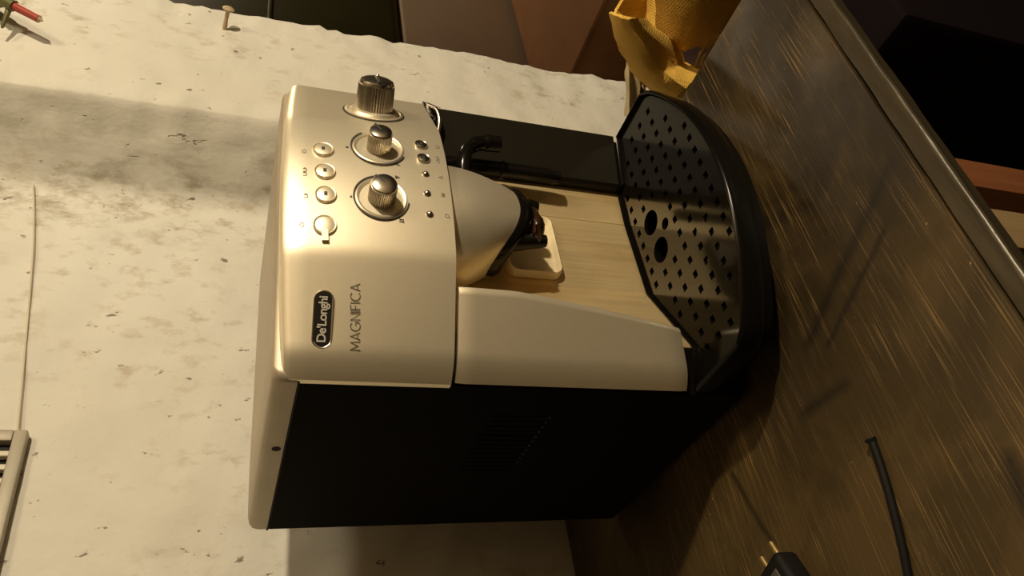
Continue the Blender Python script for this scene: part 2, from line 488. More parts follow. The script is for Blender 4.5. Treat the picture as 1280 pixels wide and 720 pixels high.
def bframe(x, z, off=0.0):
    s = bslope(x); n = Vector((s, -1, (lean(z + 1e-4, x) - lean(z - 1e-4, x)) / 2e-4)).normalized()
    return frame(Vector((x, bow(x) + lean(z, x), z)) + n * off, n)

# casing
bm = bmesh.new()
low = [(-0.1395, 0.25), (-0.1395, 0.003), (-0.128, -0.001), (-0.108, -0.0105), (-0.030, 0.026), (0.055, 0.026), (0.088, 0.022), (0.0885, 0.012), (0.139, 0.0), (0.139, 0.25)]
loft(bm, [[Vector((x, y, z)) for x, y in low] for z in (0.006, 0.2405)])
body = from_bm('casing', bm, M_black, cm, 30)
bm = bmesh.new(); bm_box(bm, (-0.1395, 0.0, 0.2405), (0.1395, 0.25, 0.3405), 0.0)
from_bm('upper_casing', bm, M_black, cm)
for fx in (-0.12, 0.12):
    for fy in (0.02, 0.22):
        lathe_obj('rubber_foot', [(0.009, 0.0), (0.010, 0.002), (0.010, 0.008)], Matrix.Translation((fx, fy, 0)), M_rubber, cm, 16)

# silver top cover with its rounded edge and grey side strip
def round_rect(x0, x1, y0, y1, r, n=6):
    out = []
    for cx, cy, a0 in ((x1 - r, y1 - r, 0), (x0 + r, y1 - r, 90), (x0 + r, y0 + r, 180), (x1 - r, y0 + r, 270)):
        for i in range(n + 1):
            a = math.radians(a0 + 90 * i / n); out.append((cx + r * math.cos(a), cy + r * math.sin(a)))
    return out
bm = bmesh.new(); rings = []
for ins, z in ((0.0, 0.341), (0.0, 0.348), (0.001, 0.3525), (0.0035, 0.3555), (0.008, 0.357), (0.03, 0.3585)):
    rings.append([Vector((x, y, z)) for x, y in round_rect(-0.1408 + ins, 0.1408 - ins, -0.002 + ins * .3, 0.2515 - ins, 0.006)])
loft(bm, rings)
from_bm('top_cover', bm, M_silver_d, cm, 50)
box('lid_seam', (-0.1402, 0.002, 0.3395), (-0.1390, 0.2510, 0.3411), M_dark, cm)
lathe_obj('notch', [(0.0032, 0.0), (0.0032, 0.0006), (0.002, 0.0008)], frame(Vector((-0.1406, 0.094, 0.346)), (-1, 0, 0)), M_dark, cm, 16)

# bowed control panel
def ztop(x): return 0.3585 - 0.0075 * (abs(x) / HW) ** 2
N = 72
xs = sorted([-HW + 2 * HW * i / N for i in range(N + 1)] + [-HW + 0.0006 * i for i in range(1, 5)] + [HW - 0.0006 * i for i in range(1, 5)])
def panel_ring(mode, ins):
    out = []
    for x in xs:
        n = Vector((bslope(x), -1, 0)).normalized()
        p = Vector((x, bow(x), 0)) - n * ins
        p.z = 0.2418 + ins * 0.4 if mode == 'b' else 0.2418 + (ztop(x) - 0.006 - 0.2418) * mode if mode != 't' else ztop(x) - {0.0: 0.006, 0.0006: 0.0035, 0.0022: 0.0014, 0.005: 0.0003, 0.012: 0.0}[ins]
        p.y += lean(p.z, x)
        out.append(p)
    zb = 0.2418 if mode == 'b' else None if mode == 't' else 0.2418 + 0.108 * mode
    for x in (HW - ins * 0.6, -HW + ins * 0.6):
        out.append(Vector((x, 0.0045, zb if zb else ztop(x) - 0.001)))
    return out
bm = bmesh.new()
loft(bm, [panel_ring('b', 0.0015), panel_ring('b', 0.0)] + [panel_ring(k / 10, 0.0) for k in range(1, 10)] + [panel_ring('t', i) for i in (0.0, 0.0006, 0.0022, 0.005, 0.012)])
bmesh.ops.triangulate(bm, faces=[f for f in bm.faces if len(f.verts) > 4])
panel = from_bm('control_panel', bm, M_silver, cm, None)

KNOBS = [(0.0282, 0.2917, 0.0185), (-0.0225, 0.2920, 0.0178)]
STEAM = (0.0874, 0.2895)
cut = bmesh.new()
for x, z, r in KNOBS: lathe(cut, [(r - 0.0022, -0.007), (r - 0.0022, 0.01)], bframe(x, z), 40)
boolean(panel, cut)
for p in panel.data.polygons: p.use_smooth = True
panel.data.set_sharp_from_angle(angle=math.radians(28))

def knob(x, z, r, L, well, ang, name='selector_knob', inset=0.006):
    M = bframe(x, z)
    k = lathe_obj(name, [(r * 1.02, -inset, 1), (r, L * 0.55, 1), (r * 0.985, L * 0.80, 1)], M, M_chrome_r, cm, 160, (40, r * 0.035), 25, 'ribbed satin chrome knob')
    cap = [(r * 0.99, L * 0.80), (r * 0.99, L * 0.84), (r * 0.90, L * 0.92), (r * 0.66, L * 0.975), (r * 0.30, L * 0.995), (0.0002, L)]
    lathe_obj('knob_cap', cap, M, M_chrome, k, 40)
    bm = bmesh.new(); R = Matrix.Rotation(math.radians(ang), 4, 'Z')
    bm_box(bm, (-r * 0.07, 0.0, L * 0.93), (r * 0.07, r * 0.93, L * 1.0), 0.0)
    for v in bm.verts: v.co = M @ (R @ v.co)
    from_bm('pointer', bm, M_ink, k)
    return k
for (x, z, r), ang in zip(KNOBS, (-60, -45)):
    M = bframe(x, z)
    ring = lathe_obj('knob_well', [(r - 0.0005, -0.0008), (r, 0.0003), (r - 0.0008, 0.0008), (r - 0.0022, 0.0003), (r - 0.0030, -0.0030), (r - 0.0060, -0.0060), (0.004, -0.0068)], M, M_silver, cm, 48, label='concave silver dish around a knob')
    bm = bmesh.new()
    a0, a1 = (35, 245) if x > 0 else (10, 260)
    ribbon(bm, arc(0, 0, r + 0.0012, a0, a1, 40), 0.0010, M, 0.0007)
    from_bm('scale_arc', bm, M_ink, cm)
knob(KNOBS[0][0], KNOBS[0][1], 0.0086, 0.0165, 0.018, -60)
knob(KNOBS[1][0], KNOBS[1][1], 0.0092, 0.0165, 0.018, -45)
k = knob(STEAM[0], STEAM[1], 0.0138, 0.028, 0.024, 90, 'steam_knob', 0.001)
M = bframe(*STEAM)
lathe_obj('collar_shadow_ring', [(0.0242, -0.001), (0.0242, 0.0004), (0.0215, 0.0004)], M, M_ink, cm, 48)  # dark raised ring painted as the shadow round the collar
lathe_obj('knob_collar', [(0.0225, -0.001), (0.0228, 0.0010), (0.0212, 0.0016), (0.0205, 0.0008), (0.0190, 0.0008), (0.0175, 0.0030), (0.0150, 0.0036), (0.012, 0.0036)], M, M_silver, cm, 48)
lathe_obj('pip', [(0.0016, 0.026), (0.0016, 0.0295), (0.0008, 0.0305)], M, M_chrome, k, 12)

# round chrome buttons
def button(x, z, r, name='push_button', dot=True, bright=False):
    M = bframe(x, z)
    b = lathe_obj(name, [(r, -0.0005), (r, 0.0010), (r * 0.93, 0.0018), (r * 0.86, 0.0016), (r * 0.82, 0.0006), (r * 0.78, 0.0014), (r * 0.60, 0.0017), (r * 0.25, 0.00195), (0.0001, 0.0020)], M, M_silver if not bright else M_chrome_r, cm, 36)
    if dot:
        bm = bmesh.new(); ribbon(bm, [(-r * 0.22, 0), (r * 0.22, 0)], r * 0.30, M @ Matrix.Translation((0, 0, 0.0017)), 0.0005)
        from_bm('button_symbol', bm, M_ink, b)
    return b
button(0.0202, 0.3309, 0.0074); button(-0.0023, 0.3300, 0.0073); button(-0.0235, 0.3295, 0.0073)
pb = button(-0.0482, 0.3298, 0.0078, 'power_button', False)
Mp = bframe(-0.0482, 0.3298)
bm = bmesh.new(); ribbon(bm, [(-0.004, 0.0), (-0.0125, -0.0004)], 0.0042, Mp, 0.0024)
from_bm('button_stem', bm, M_silver, pb)
button(0.0372, 0.2593, 0.0050, 'small_button', True, True); button(0.0206, 0.2593, 0.0050, 'small_button', True, True)
for x, z in ((0.0040, 0.2591), (-0.0150, 0.2595), (-0.0334, 0.2590)):
    lathe_obj('indicator_light', [(0.0028, -0.0003), (0.0028, 0.0004), (0.0023, 0.0008), (0.0018, 0.0018), (0.0009, 0.0024), (0.0001, 0.0025)], bframe(x, z), M_chrome_r, cm, 20)

# printed symbols
def symbol(strokes, x, z, wid=0.0005, ink=None):
    bm = bmesh.new(); M = bframe(x, z)
    for s in strokes: ribbon(bm, s, wid, M, 0.0002)
    from_bm('printed_symbol', bm, ink or M_ink_l, cm)
mm = 0.001
def cupm(dx): return [[(dx - 1.4 * mm, 1.2 * mm), (dx - 1.2 * mm, -1.2 * mm), (dx + 1.0 * mm, -1.2 * mm), (dx + 1.2 * mm, 1.2 * mm)], arc(dx + 1.3 * mm, 0, 0.7 * mm, -80, 80, 6)]
symbol([arc(-0.6 * mm, 0, 1.3 * mm, 60, 330, 10), [(0, 0), (1.8 * mm, 1.2 * mm)], [(1.2 * mm, -1.2 * mm), (2.2 * mm, -0.2 * mm)]], 0.0180, 0.3439)
symbol(cupm(-2.0 * mm) + cupm(2.0 * mm), -0.0033, 0.3433)
symbol(cupm(0), -0.0250, 0.3424)
symbol([arc(0, 0, 1.5 * mm, 120, 420, 14), [(0, 0.4 * mm), (0, 2.0 * mm)]], -0.0482, 0.3444)
symbol([arc(0, 0, 0.5 * mm, 0, 330, 8)], 0.0259, 0.3141, 0.0012, M_ink)
symbol([[(-0.8 * mm, 0.6 * mm), (0.8 * mm, 0), (-0.8 * mm, -0.6 * mm)]], -0.0236, 0.3126, 0.0009, M_ink)
symbol([arc(0, 0, 0.9 * mm, 0, 330, 8), [(0.3 * mm, 0.8 * mm), (1.8 * mm, 2.2 * mm)], [(-0.6 * mm, -0.9 * mm), (-1.2 * mm, -1.8 * mm)]], 0.0111, 0.2790, 0.0006, M_ink)
symbol([[(-0.8 * mm, 0), (0.8 * mm, 0)], [(-0.8 * mm, 0.8 * mm), (0.8 * mm, 0.8 * mm)]], 0.0085, 0.2906, 0.0005)
symbol([[(-1.2 * mm, 1.2 * mm), (1.2 * mm, 1.2 * mm), (0, -1.0 * mm), (-1.2 * mm, 1.2 * mm)]], -0.0023, 0.2799, 0.0009, M_ink)
symbol([[(-1.3 * mm, -1.2 * mm), (-1.3 * mm, 1.2 * mm), (0.9 * mm, 1.2 * mm), (0.9 * mm, -1.2 * mm), (-1.3 * mm, -1.2 * mm)], [(-2.0 * mm, -1.8 * mm), (1.9 * mm, 1.8 * mm)]], -0.0408, 0.2789, 0.0006, M_ink)
symbol(cupm(0) + [[(-2 * mm, -2 * mm), (2 * mm, -2 * mm)]], 0.0379, 0.2469)
symbol(cupm(-1.8 * mm) + cupm(1.8 * mm), 0.0218, 0.2483)
symbol([[(-1.5 * mm, -1.2 * mm), (1.5 * mm, -1.2 * mm), (0, 1.6 * mm), (-1.5 * mm, -1.2 * mm)]], 0.0025, 0.2479)
symbol([[(-1.5 * mm, -1.3 * mm), (-1.5 * mm, 1.3 * mm)], [(1.5 * mm, -1.3 * mm), (1.5 * mm, 1.3 * mm)], [(-1.5 * mm, 0), (1.5 * mm, 0)], [(-0.5 * mm, -1.3 * mm), (-0.5 * mm, 1.3 * mm)], [(0.5 * mm, -1.3 * mm), (0.5 * mm, 1.3 * mm)]], -0.0148, 0.2478)
symbol([arc(0, 0, 1.4 * mm, -40, 300, 12), [(-1.2 * mm, -1.4 * mm), (-2.2 * mm, -2.0 * mm)]], -0.0333, 0.2464)

# model lettering, thin strokes
def model_lettering():
    A = [[(0, 0), (0.36, 1), (0.72, 0)], [(0.13, 0.28), (0.60, 0.28)]]
    I = [[(0, 0), (0, 1)]]
    glyph = [([[(0, 0), (0.05, 1), (0.42, 0.25), (0.79, 1), (0.84, 0)]], 0.84), (A, 0.72),
             ([arc(0.46, 0.5, 0.46, 45, 330, 20, 0.5) + [(0.86, 0.46), (0.50, 0.46)]], 0.90),
             ([[(0, 0), (0, 1), (0.66, 0), (0.66, 1)]], 0.66), (I, 0.02), ([[(0, 0), (0, 1), (0.48, 1)], [(0, 0.5), (0.42, 0.5)]], 0.48), (I, 0.02),
             ([arc(0.46, 0.5, 0.46, 45, 315, 20, 0.5)], 0.80), (A, 0.72)]
    gap = 0.20; tot = sum(g[1] for g in glyph) + gap * (len(glyph) - 1)
    x0, x1 = -0.1248, -0.0860
    s = bslope(-0.105); Lr = (x1 - x0) * math.sqrt(1 + s * s); k = Lr / tot; hgt = 0.0062
    Fa, Fb = bframe(x0, 0.3042, 0.0003), bframe(x1, 0.3060, 0.0003)
    pa, pb_ = Fa.translation, Fb.translation; ex = (pb_ - pa).normalized()
    en = (Fa.col[2].xyz + Fb.col[2].xyz); en = (en - ex * en.dot(ex)).normalized(); ey = en.cross(ex)
    M = Matrix.Identity(4)
    for i in range(3): M[i][0] = ex[i]; M[i][1] = ey[i]; M[i][2] = en[i]; M[i][3] = (pa[i] + pb_[i]) / 2
    bm = bmesh.new(); cx = -tot / 2
    for strokes, wd in glyph:
        for st in strokes: ribbon(bm, [((cx + px) * k, py * hgt) for px, py in st], 0.00040, M, 0.0002)
        cx += wd + gap
    from_bm('model_lettering', bm, M_ink, cm)
model_lettering()

# oval maker's badge
Mb = bframe(-0.1076, 0.3284)
def pill(hl, r, z):
    out = []
    for c, a0 in ((hl - r, -90), (-(hl - r), 90)):
        for i in range(13):
            a = math.radians(a0 + 180 * i / 12); out.append(Mb @ Vector((c + r * math.cos(a), r * math.sin(a), z)))
    return out
bm = bmesh.new(); loft(bm, [pill(0.0190, 0.0064, -0.0004), pill(0.0190, 0.0064, 0.0008), pill(0.0185, 0.0059, 0.0013), pill(0.0178, 0.0052, 0.0008)])
badge = from_bm('badge', bm, M_chrome_r, cm, 40, 'oval badge with chrome border')
bm = bmesh.new(); loft(bm, [pill(0.0176, 0.0050, 0.0006), pill(0.0176, 0.0050, 0.0011)])
from_bm('badge_field', bm, mat('badge_black', (0.012, 0.010, 0.008), 0.3), badge)
cu = bpy.data.curves.new('badge_lettering', 'FONT'); cu.body = "De'Longhi"; cu.size = 0.0078; cu.extrude = 0.0002; cu.offset = 0.00014
cu.align_x = 'CENTER'; cu.space_character = 0.92
to = bpy.data.objects.new('tmp', cu); col.objects.link(to)
dg = bpy.context.evaluated_depsgraph_get(); dg.update()
me = bpy.data.meshes.new_from_object(to.evaluated_get(dg)); bpy.data.objects.remove(to)
wd = max(v.co.x for v in me.vertices) - min(v.co.x for v in me.vertices)
for v in me.vertices: v.co = Mb @ Vector((v.co.x * 0.0295 / wd, v.co.y * 1.0 - 0.0022, v.co.z + 0.0014))
link_mesh('badge_lettering', me, mat('badge_silver', (0.72, 0.68, 0.58), 0.3, 0.4), badge)

# silver service door, left of the cup niche
def door():
    xr = lambda z: (-0.0835 if z > 0.2 else -0.0835 - 0.0165 * ((0.2 - z) / 0.134) ** 1.2)
    nz, nx = 28, 22; bm = bmesh.new(); F = []; B = []
    for j in range(nz + 1):
        t = j / nz; fr = []; bk = []
        for i in range(nx + 1):
            s = 1 - (1 - i / nx)
            zb = 0.0580 + 0.0075 * s; z = 0.2390 + (zb - 0.2390) * t
            x = -0.1395 + (xr(z) + 0.1395) * s
            e = min(s, 1) ; r = 0.0
            dr = 0.0016 * max(0, 1 - (1 - s) * 22) ** 2 + 0.0012 * (max(0, 1 - t * 60) ** 2 + max(0, 1 - (1 - t) * 60) ** 2)
            n = Vector((bslope(x), -1, 0)).normalized()
            p = Vector((x, bow(x), z)) - n * dr
            fr.append(bm.verts.new(p)); bk.append(bm.verts.new(p - n * (0.011 - dr)))
        F.append(fr); B.append(bk)
    for j in range(nz):
        for i in range(nx):
            bm.faces.new((F[j][i], F[j][i + 1], F[j + 1][i + 1], F[j + 1][i])); bm.faces.new((B[j][i], B[j + 1][i], B[j + 1][i + 1], B[j][i + 1]))
        bm.faces.new((F[j][0], F[j + 1][0], B[j + 1][0], B[j][0])); bm.faces.new((F[j][nx], B[j][nx], B[j + 1][nx], F[j + 1][nx]))
    for i in range(nx):
        bm.faces.new((F[0][i], B[0][i], B[0][i + 1], F[0][i + 1])); bm.faces.new((F[nz][i], F[nz][i + 1], B[nz][i + 1], B[nz][i]))
    from_bm('service_door', bm, M_silver, cm, 40)
door()

# stainless plates at the back of the cup niche
def plate(a, b, z0, z1, th=0.0015, slant=0.0):
    (ax, ay), (bx_, by_) = a, b
    d = Vector((bx_ - ax, by_ - ay, 0)).normalized(); n = Vector((d.y, -d.x, 0))
    bm = bmesh.new()
    q = [Vector((ax - slant, ay, z0)), Vector((bx_, by_, z0)), Vector((bx_, by_, z1)), Vector((ax, ay, z1))]
    loft(bm, [[p - n * 0.0 for p in q], [p + n * th for p in q]])
    return from_bm('steel_plate', bm, M_steel, cm)
plate((-0.0285, 0.0255), (0.0515, 0.0255), 0.030, 0.2405)
plate((0.0520, 0.0253), (0.0878, 0.0215), 0.030, 0.2405)
plate((-0.1075, -0.0100), (-0.0290, 0.0252), 0.030, 0.2405)

# smoked tank front on the right
bm = bmesh.new()
tk = [(0.139, -0.0065), (0.1402, -0.0045), (0.1402, 0.03), (0.089, 0.03), (0.0870, 0.012), (0.089, 0.0085)]
loft(bm, [[Vector((x, y, z)) for x, y in tk] for z in (0.0515, 0.2395)])
from_bm('tank_front', bm, M_tank, cm, 20, 'smoked black water tank front')
tube('tank_clip', spline([(0.1385, -0.009, 0.2365), (0.130, -0.012, 0.2295), (0.118, -0.010, 0.2270), (0.106, -0.004, 0.2285)], 6), 0.0022, M_chrome_r, cm)
bm = bmesh.new(); loft(bm, [[Vector(p) for p in r] for r in (
    [(0.139, -0.012, 0.2405), (0.108, -0.022, 0.2405), (0.100, 0.004, 0.2405), (0.139, 0.004, 0.2405)],
    [(0.1385, -0.009, 0.2340), (0.118, -0.013, 0.2310), (0.106, 0.004, 0.2310), (0.1385, 0.004, 0.2340)])])
from_bm('tank_grip', bm, M_gloss, cm)

# steam wand
tube('steam_wand', spline([(0.050, -0.015, 0.2150), (0.062, -0.019, 0.2140), (0.074, -0.020, 0.2100), (0.0825, -0.020, 0.2020), (0.0860, -0.020, 0.1930), (0.0872, -0.020, 0.1800)], 6),
     [0.0058] * 16 + [0.0066] * 8 + [0.0074] * 7, M_gloss, cm, 14)
tube('wand_tube', spline([(0.078, 0.002, 0.236), (0.080, 0.002, 0.18), (0.079, 0.001, 0.124), (0.0785, 0.001, 0.120)], 5), [0.007] * 11 + [0.006] * 5, M_gloss, cm, 14)
lathe_obj('wand_collar', [(0.0078, -0.002), (0.0082, 0.0), (0.0078, 0.002)], Matrix.Translation((0.0799, 0.002, 0.172)), M_gloss, cm, 16)

# coffee spout: silver hood, black rim and two nozzles
def hood_pt(a, t):
    """a from -1 (left) to 1 (right) round the front; t 0 top to 1 rim"""
    th = a * math.radians(96)
    wx = 0.0545 * (1 - 0.30 * t ** 2.2); dy = 0.047 * (1 - 0.22 * t ** 2)
    zr = 0.1795 + 0.021 * max(0, -math.sin(th)) ** 2 + 0.004 * max(0, math.sin(th)) ** 2
    z = 0.2405 + (zr - 0.2405) * t
    return Vector((0.001 + wx * math.sin(th), 0.002 - dy * math.cos(th), z))
NA, NT_ = 36, 14
bm = bmesh.new(); rings = []
for j in range(NT_ + 1):
    rings.append([hood_pt(-1 + 2 * i / NA, j / NT_) for i in range(NA + 1)] + [Vector((0.03, 0.024, hood_pt(1, j / NT_).z)), Vector((-0.03, 0.024, hood_pt(-1, j / NT_).z))])
loft(bm, rings)
bmesh.ops.triangulate(bm, faces=[f for f in bm.faces if len(f.verts) > 4])
hood = from_bm('spout_hood', bm, M_silver, cm, 40)
rim = [hood_pt(-1 + 2 * i / 40, 1.0) for i in range(41)]
bm = bmesh.new(); rings = []
for p in rim:
    c = Vector((0.0, 0.004, p.z)); o = (p - c); o.z = 0; o.normalize()
    rings.append([p + o * 0.0012 + Vector((0, 0, 0.0015)), p + o * 0.0016 + Vector((0, 0, -0.004)), p - o * 0.002 + Vector((0, 0, -0.010)), p - o * 0.008 + Vector((0, 0, -0.011)), p - o * 0.010 + Vector((0, 0, 0.0))])
loft(bm, rings)
from_bm('spout_rim', bm, M_gloss, hood, 50, 'glossy black rim under the silver hood')
for nx_, tilt in ((-0.017, -0.3), (0.019, 0.3)):
    Mn = Matrix.Translation((nx_, -0.017, 0.158)) @ Matrix.Rotation(tilt * 0.3, 4, 'Y')
    nz_ = lathe_obj('spout_nozzle', [(0.0030, 0.0045), (0.0030, -0.001), (0.0050, -0.0015), (0.0060, 0.004), (0.0070, 0.014), (0.0080, 0.018), (0.0090, 0.026)], Mn, M_gloss, hood, 20)
bm = bmesh.new(); bmesh.ops.create_icosphere(bm, subdivisions=3, radius=1.0)
for v in bm.verts:
    q = v.co.copy(); k = 1 + 0.35 * noise.noise(q * 2.2)
    v.co = Vector((-0.004, -0.020, 0.166)) + Vector((q.x * 0.018, q.y * 0.010, q.z * 0.008)) * k
from_bm('coffee_crust', bm, M_coffee, hood, 60, 'dried dark coffee caked round the nozzles')

# cream chute plate on the niche wall behind the nozzles
def rr2(x0, x1, z0, z1, r, y):
    return [Vector((x, y, z)) for x, z in round_rect(x0, x1, z0, z1, r, 6)]
bm = bmesh.new()
loft(bm, [rr2(-0.022, 0.044, 0.127, 0.176, 0.009, 0.0235), rr2(-0.022, 0.044, 0.127, 0.176, 0.009, 0.0165), rr2(-0.0205, 0.0425, 0.1285, 0.1745, 0.008, 0.0150), rr2(-0.0190, 0.0410, 0.1300, 0.1730, 0.007, 0.0165), rr2(-0.0180, 0.0400, 0.1310, 0.1720, 0.0065, 0.0205)])
from_bm('chute_plate', bm, M_cream, cm, 50, 'cream plastic plate with raised rim')

# drip tray
def tray_plan(ins):
    out = []
    xe = 0.1385 - ins
    n = 40
    fy = lambda x: -0.1140 + 2.55 * x * x
    out.append((xe, 0.0105))
    # rounded front corner
    k = 6
    for i in range(n + 1):
        x = xe - 2 * xe * i / n
        y = fy(x) + ins
        c = max(0, (abs(x) - (xe - 0.010)) / 0.010)
        y += 0.006 * c * c
        out.append((x, y))
    out.append((-xe, 0.0105))
    return out
def tray_plan2(ins, back=0.0):
    p = tray_plan(ins); n = 42
    pl_ = p[:43]
    # keep clear of the tank and the door: side ends stop short of them
    pl_[0] = (pl_[0][0], -0.0085 - back); pl_[-1] = (pl_[-1][0], 0.001 - back)
    bk = [(-0.128, -0.0025 - back), (-0.109, -0.0135 - back), (-0.103, -0.0120 - back), (-0.030, 0.0210 - back), (0.0515, 0.0210 - back), (0.0840, 0.0172 - back), (0.0862, 0.0060 - back), (0.112, -0.0020 - back)]
    return pl_ + bk
def ring3(ins, z, back=0.0): return [Vector((x, y, z)) for x, y in tray_plan2(ins, back)]
bm = bmesh.new()
loft(bm, [ring3(0.040, 0.001), ring3(0.030, 0.012), ring3(0.005, 0.027), ring3(0.001, 0.031), ring3(0.0, 0.036), ring3(0.0, 0.0475), ring3(0.0008, 0.0497), ring3(0.0024, 0.0505), ring3(0.0038, 0.0497, 0.0004), ring3(0.0046, 0.0455, 0.0008), ring3(0.0060, 0.020, 0.0012)])
from_bm('drip_tray', bm, M_tray, cm, 50, 'glossy black drip tray basin with rounded rim')
bm = bmesh.new(); loft(bm, [ring3(0.0054, 0.0435, 0.0015), ring3(0.0054, 0.0468, 0.0015)])
grate = from_bm('drip_grate', bm, M_grate, cm, None, 'black grate with diamond-shaped holes')
def inside(pt, poly):
    x, y = pt; c = False; n = len(poly)
    for i in range(n):
        x1, y1 = poly[i]; x2, y2 = poly[(i + 1) % n]
        if (y1 > y) != (y2 > y) and x < (x2 - x1) * (y - y1) / (y2 - y1) + x1: c = not c
    return c
gp = tray_plan2(0.0054, 0.0015)
cut = bmesh.new()
HOLES = [(0.0233, -0.0112, 0.0112), (-0.0083, -0.0120, 0.0112), (0.0066, -0.0285, 0.0052)]
for i in range(18):
    for j in range(7):
        cx = 0.1293 - 0.01443 * i; cy = 0.0090 - 0.0169 * j
        if any(math.hypot(cx - hx, cy - hy) < hr + 0.0045 for hx, hy, hr in HOLES): continue
        dx, dy = 0.0030, 0.0027
        if not all(inside(q, gp) for q in ((cx + .0065, cy), (cx - .0065, cy), (cx, cy + .0062), (cx, cy - .0075))): continue
        loft(cut, [[Vector((cx + dx, cy + dy, z)), Vector((cx - dx, cy + dy, z)), Vector((cx - dx, cy - dy, z)), Vector((cx + dx, cy - dy, z))] for z in (0.040, 0.050)])
for hx, hy, hr in HOLES: lathe(cut, [(hr, 0.040), (hr, 0.050)], Matrix.Translation((hx, hy, 0)), 28)
boolean(grate, cut)

# cooling slots on the black side
for i in range(13):
    y = 0.0420 + 0.0076 * i
    box('vent_slat', (-0.1402, y, 0.157), (-0.1390, y + 0.0034, 0.200), M_black, cm, 0.0005, 1)

for i in range(11):
    lathe_obj('vent_glint', [(0.0009, 0.0), (0.0008, 0.0006), (0.0002, 0.0009)], frame(Vector((-0.1401, 0.0420 + 0.0076 * i, 0.1545)), (-1, 0, 0)), mat('grey_glint_dot', (0.07, 0.06, 0.05), 0.6), cm, 8)  # pale dots standing in for glints at the slot ends

# ------------------------------------------------------------------ things by the table end
crate = box('storage_crate', (0.185, -0.17, -0.72), (0.47, 0.10, -0.20), M_plum, None, 0.01)
tag(crate, 'dark plum storage crate standing on the floor under the ochre bag', 'crate')
BAG_A = [[(0.212, -0.092, 0.073), (0.197, -0.1, 0.075), (0.187, -0.104, 0.074), (0.185, -0.105, 0.07), (0.19, -0.102, 0.061), (0.202, -0.095, 0.049), (0.22, -0.085, 0.033)], [(0.217, -0.073, 0.061), (0.202, -0.083, 0.063), (0.192, -0.089, 0.062), (0.19, -0.092, 0.057), (0.195, -0.09, 0.048), (0.207, -0.084, 0.035), (0.224, -0.076, 0.019)], [(0.226, -0.049, 0.04), (0.211, -0.061, 0.041), (0.202, -0.07, 0.038), (0.199, -0.073, 0.032), (0.205, -0.073, 0.021), (0.217, -0.068, 0.006), (0.234, -0.061, -0.013)], [(0.232, -0.03, 0.02), (0.217, -0.043, 0.021), (0.207, -0.052, 0.019), (0.205, -0.057, 0.012), (0.21, -0.057, 0.001), (0.222, -0.053, -0.015), (0.239, -0.046, -0.034)], [(0.229, -0.016, 0.001), (0.214, -0.03, 0.005), (0.204, -0.04, 0.004), (0.202, -0.046, 0.0), (0.207, -0.046, -0.009), (0.219, -0.042, -0.023), (0.236, -0.036, -0.041)], [(0.22, -0.012, -0.012), (0.204, -0.027, -0.008), (0.195, -0.039, -0.006), (0.192, -0.046, -0.009), (0.198, -0.048, -0.017), (0.21, -0.045, -0.03), (0.227, -0.04, -0.047)], [(0.213, -0.002, -0.032), (0.197, -0.02, -0.025), (0.188, -0.034, -0.022), (0.186, -0.043, -0.024), (0.191, -0.047, -0.031), (0.203, -0.047, -0.042), (0.22, -0.044, -0.058)]]
BAG_B = [[(0.245, -0.106, 0.024), (0.232, -0.116, 0.015), (0.222, -0.123, 0.005), (0.217, -0.127, -0.008), (0.219, -0.129, -0.025), (0.226, -0.128, -0.047), (0.238, -0.125, -0.072)], [(0.248, -0.085, 0.01), (0.234, -0.096, 0.004), (0.225, -0.104, -0.003), (0.22, -0.11, -0.014), (0.222, -0.113, -0.029), (0.229, -0.112, -0.048), (0.241, -0.11, -0.071)], [(0.251, -0.067, 0.001), (0.238, -0.076, -0.004), (0.228, -0.084, -0.012), (0.223, -0.088, -0.022), (0.225, -0.089, -0.036), (0.232, -0.087, -0.055), (0.244, -0.082, -0.077)], [(0.254, -0.053, -0.014), (0.24, -0.063, -0.014), (0.231, -0.07, -0.017), (0.226, -0.075, -0.022), (0.228, -0.076, -0.032), (0.235, -0.074, -0.046), (0.247, -0.069, -0.062)], [(0.257, -0.038, -0.04), (0.244, -0.048, -0.034), (0.234, -0.056, -0.029), (0.229, -0.06, -0.029), (0.231, -0.061, -0.032), (0.238, -0.059, -0.039), (0.25, -0.054, -0.049)]]
BAG_C = [[(0.275, -0.09, 0.034), (0.289, -0.085, 0.016), (0.295, -0.085, 0.002), (0.289, -0.09, -0.005), (0.275, -0.1, -0.007)], [(0.265, -0.065, 0.044), (0.279, -0.06, 0.024), (0.285, -0.059, 0.007), (0.279, -0.065, -0.004), (0.265, -0.075, -0.009)], [(0.255, -0.063, 0.048), (0.269, -0.054, 0.027), (0.275, -0.049, 0.01), (0.269, -0.05, -0.001), (0.255, -0.057, -0.007)]]
BAG_D = [[(0.268, -0.009, 0.001), (0.254, -0.015, 0.005), (0.257, -0.011, -0.0), (0.254, -0.01, -0.002), (0.244, -0.014, 0.0), (0.251, -0.006, -0.008), (0.237, -0.012, -0.003)], [(0.268, 0.01, -0.006), (0.254, 0.001, -0.002), (0.257, 0.005, -0.008), (0.254, 0.004, -0.011), (0.244, -0.002, -0.009), (0.251, 0.004, -0.017), (0.237, -0.004, -0.013)], [(0.268, 0.04, -0.021), (0.254, 0.03, -0.016), (0.257, 0.031, -0.022), (0.254, 0.028, -0.024), (0.244, 0.02, -0.021), (0.251, 0.025, -0.03), (0.237, 0.015, -0.024)], [(0.268, 0.062, -0.03), (0.254, 0.051, -0.026), (0.257, 0.052, -0.032), (0.254, 0.049, -0.035), (0.244, 0.041, -0.033), (0.251, 0.046, -0.043), (0.237, 0.034, -0.038)]]

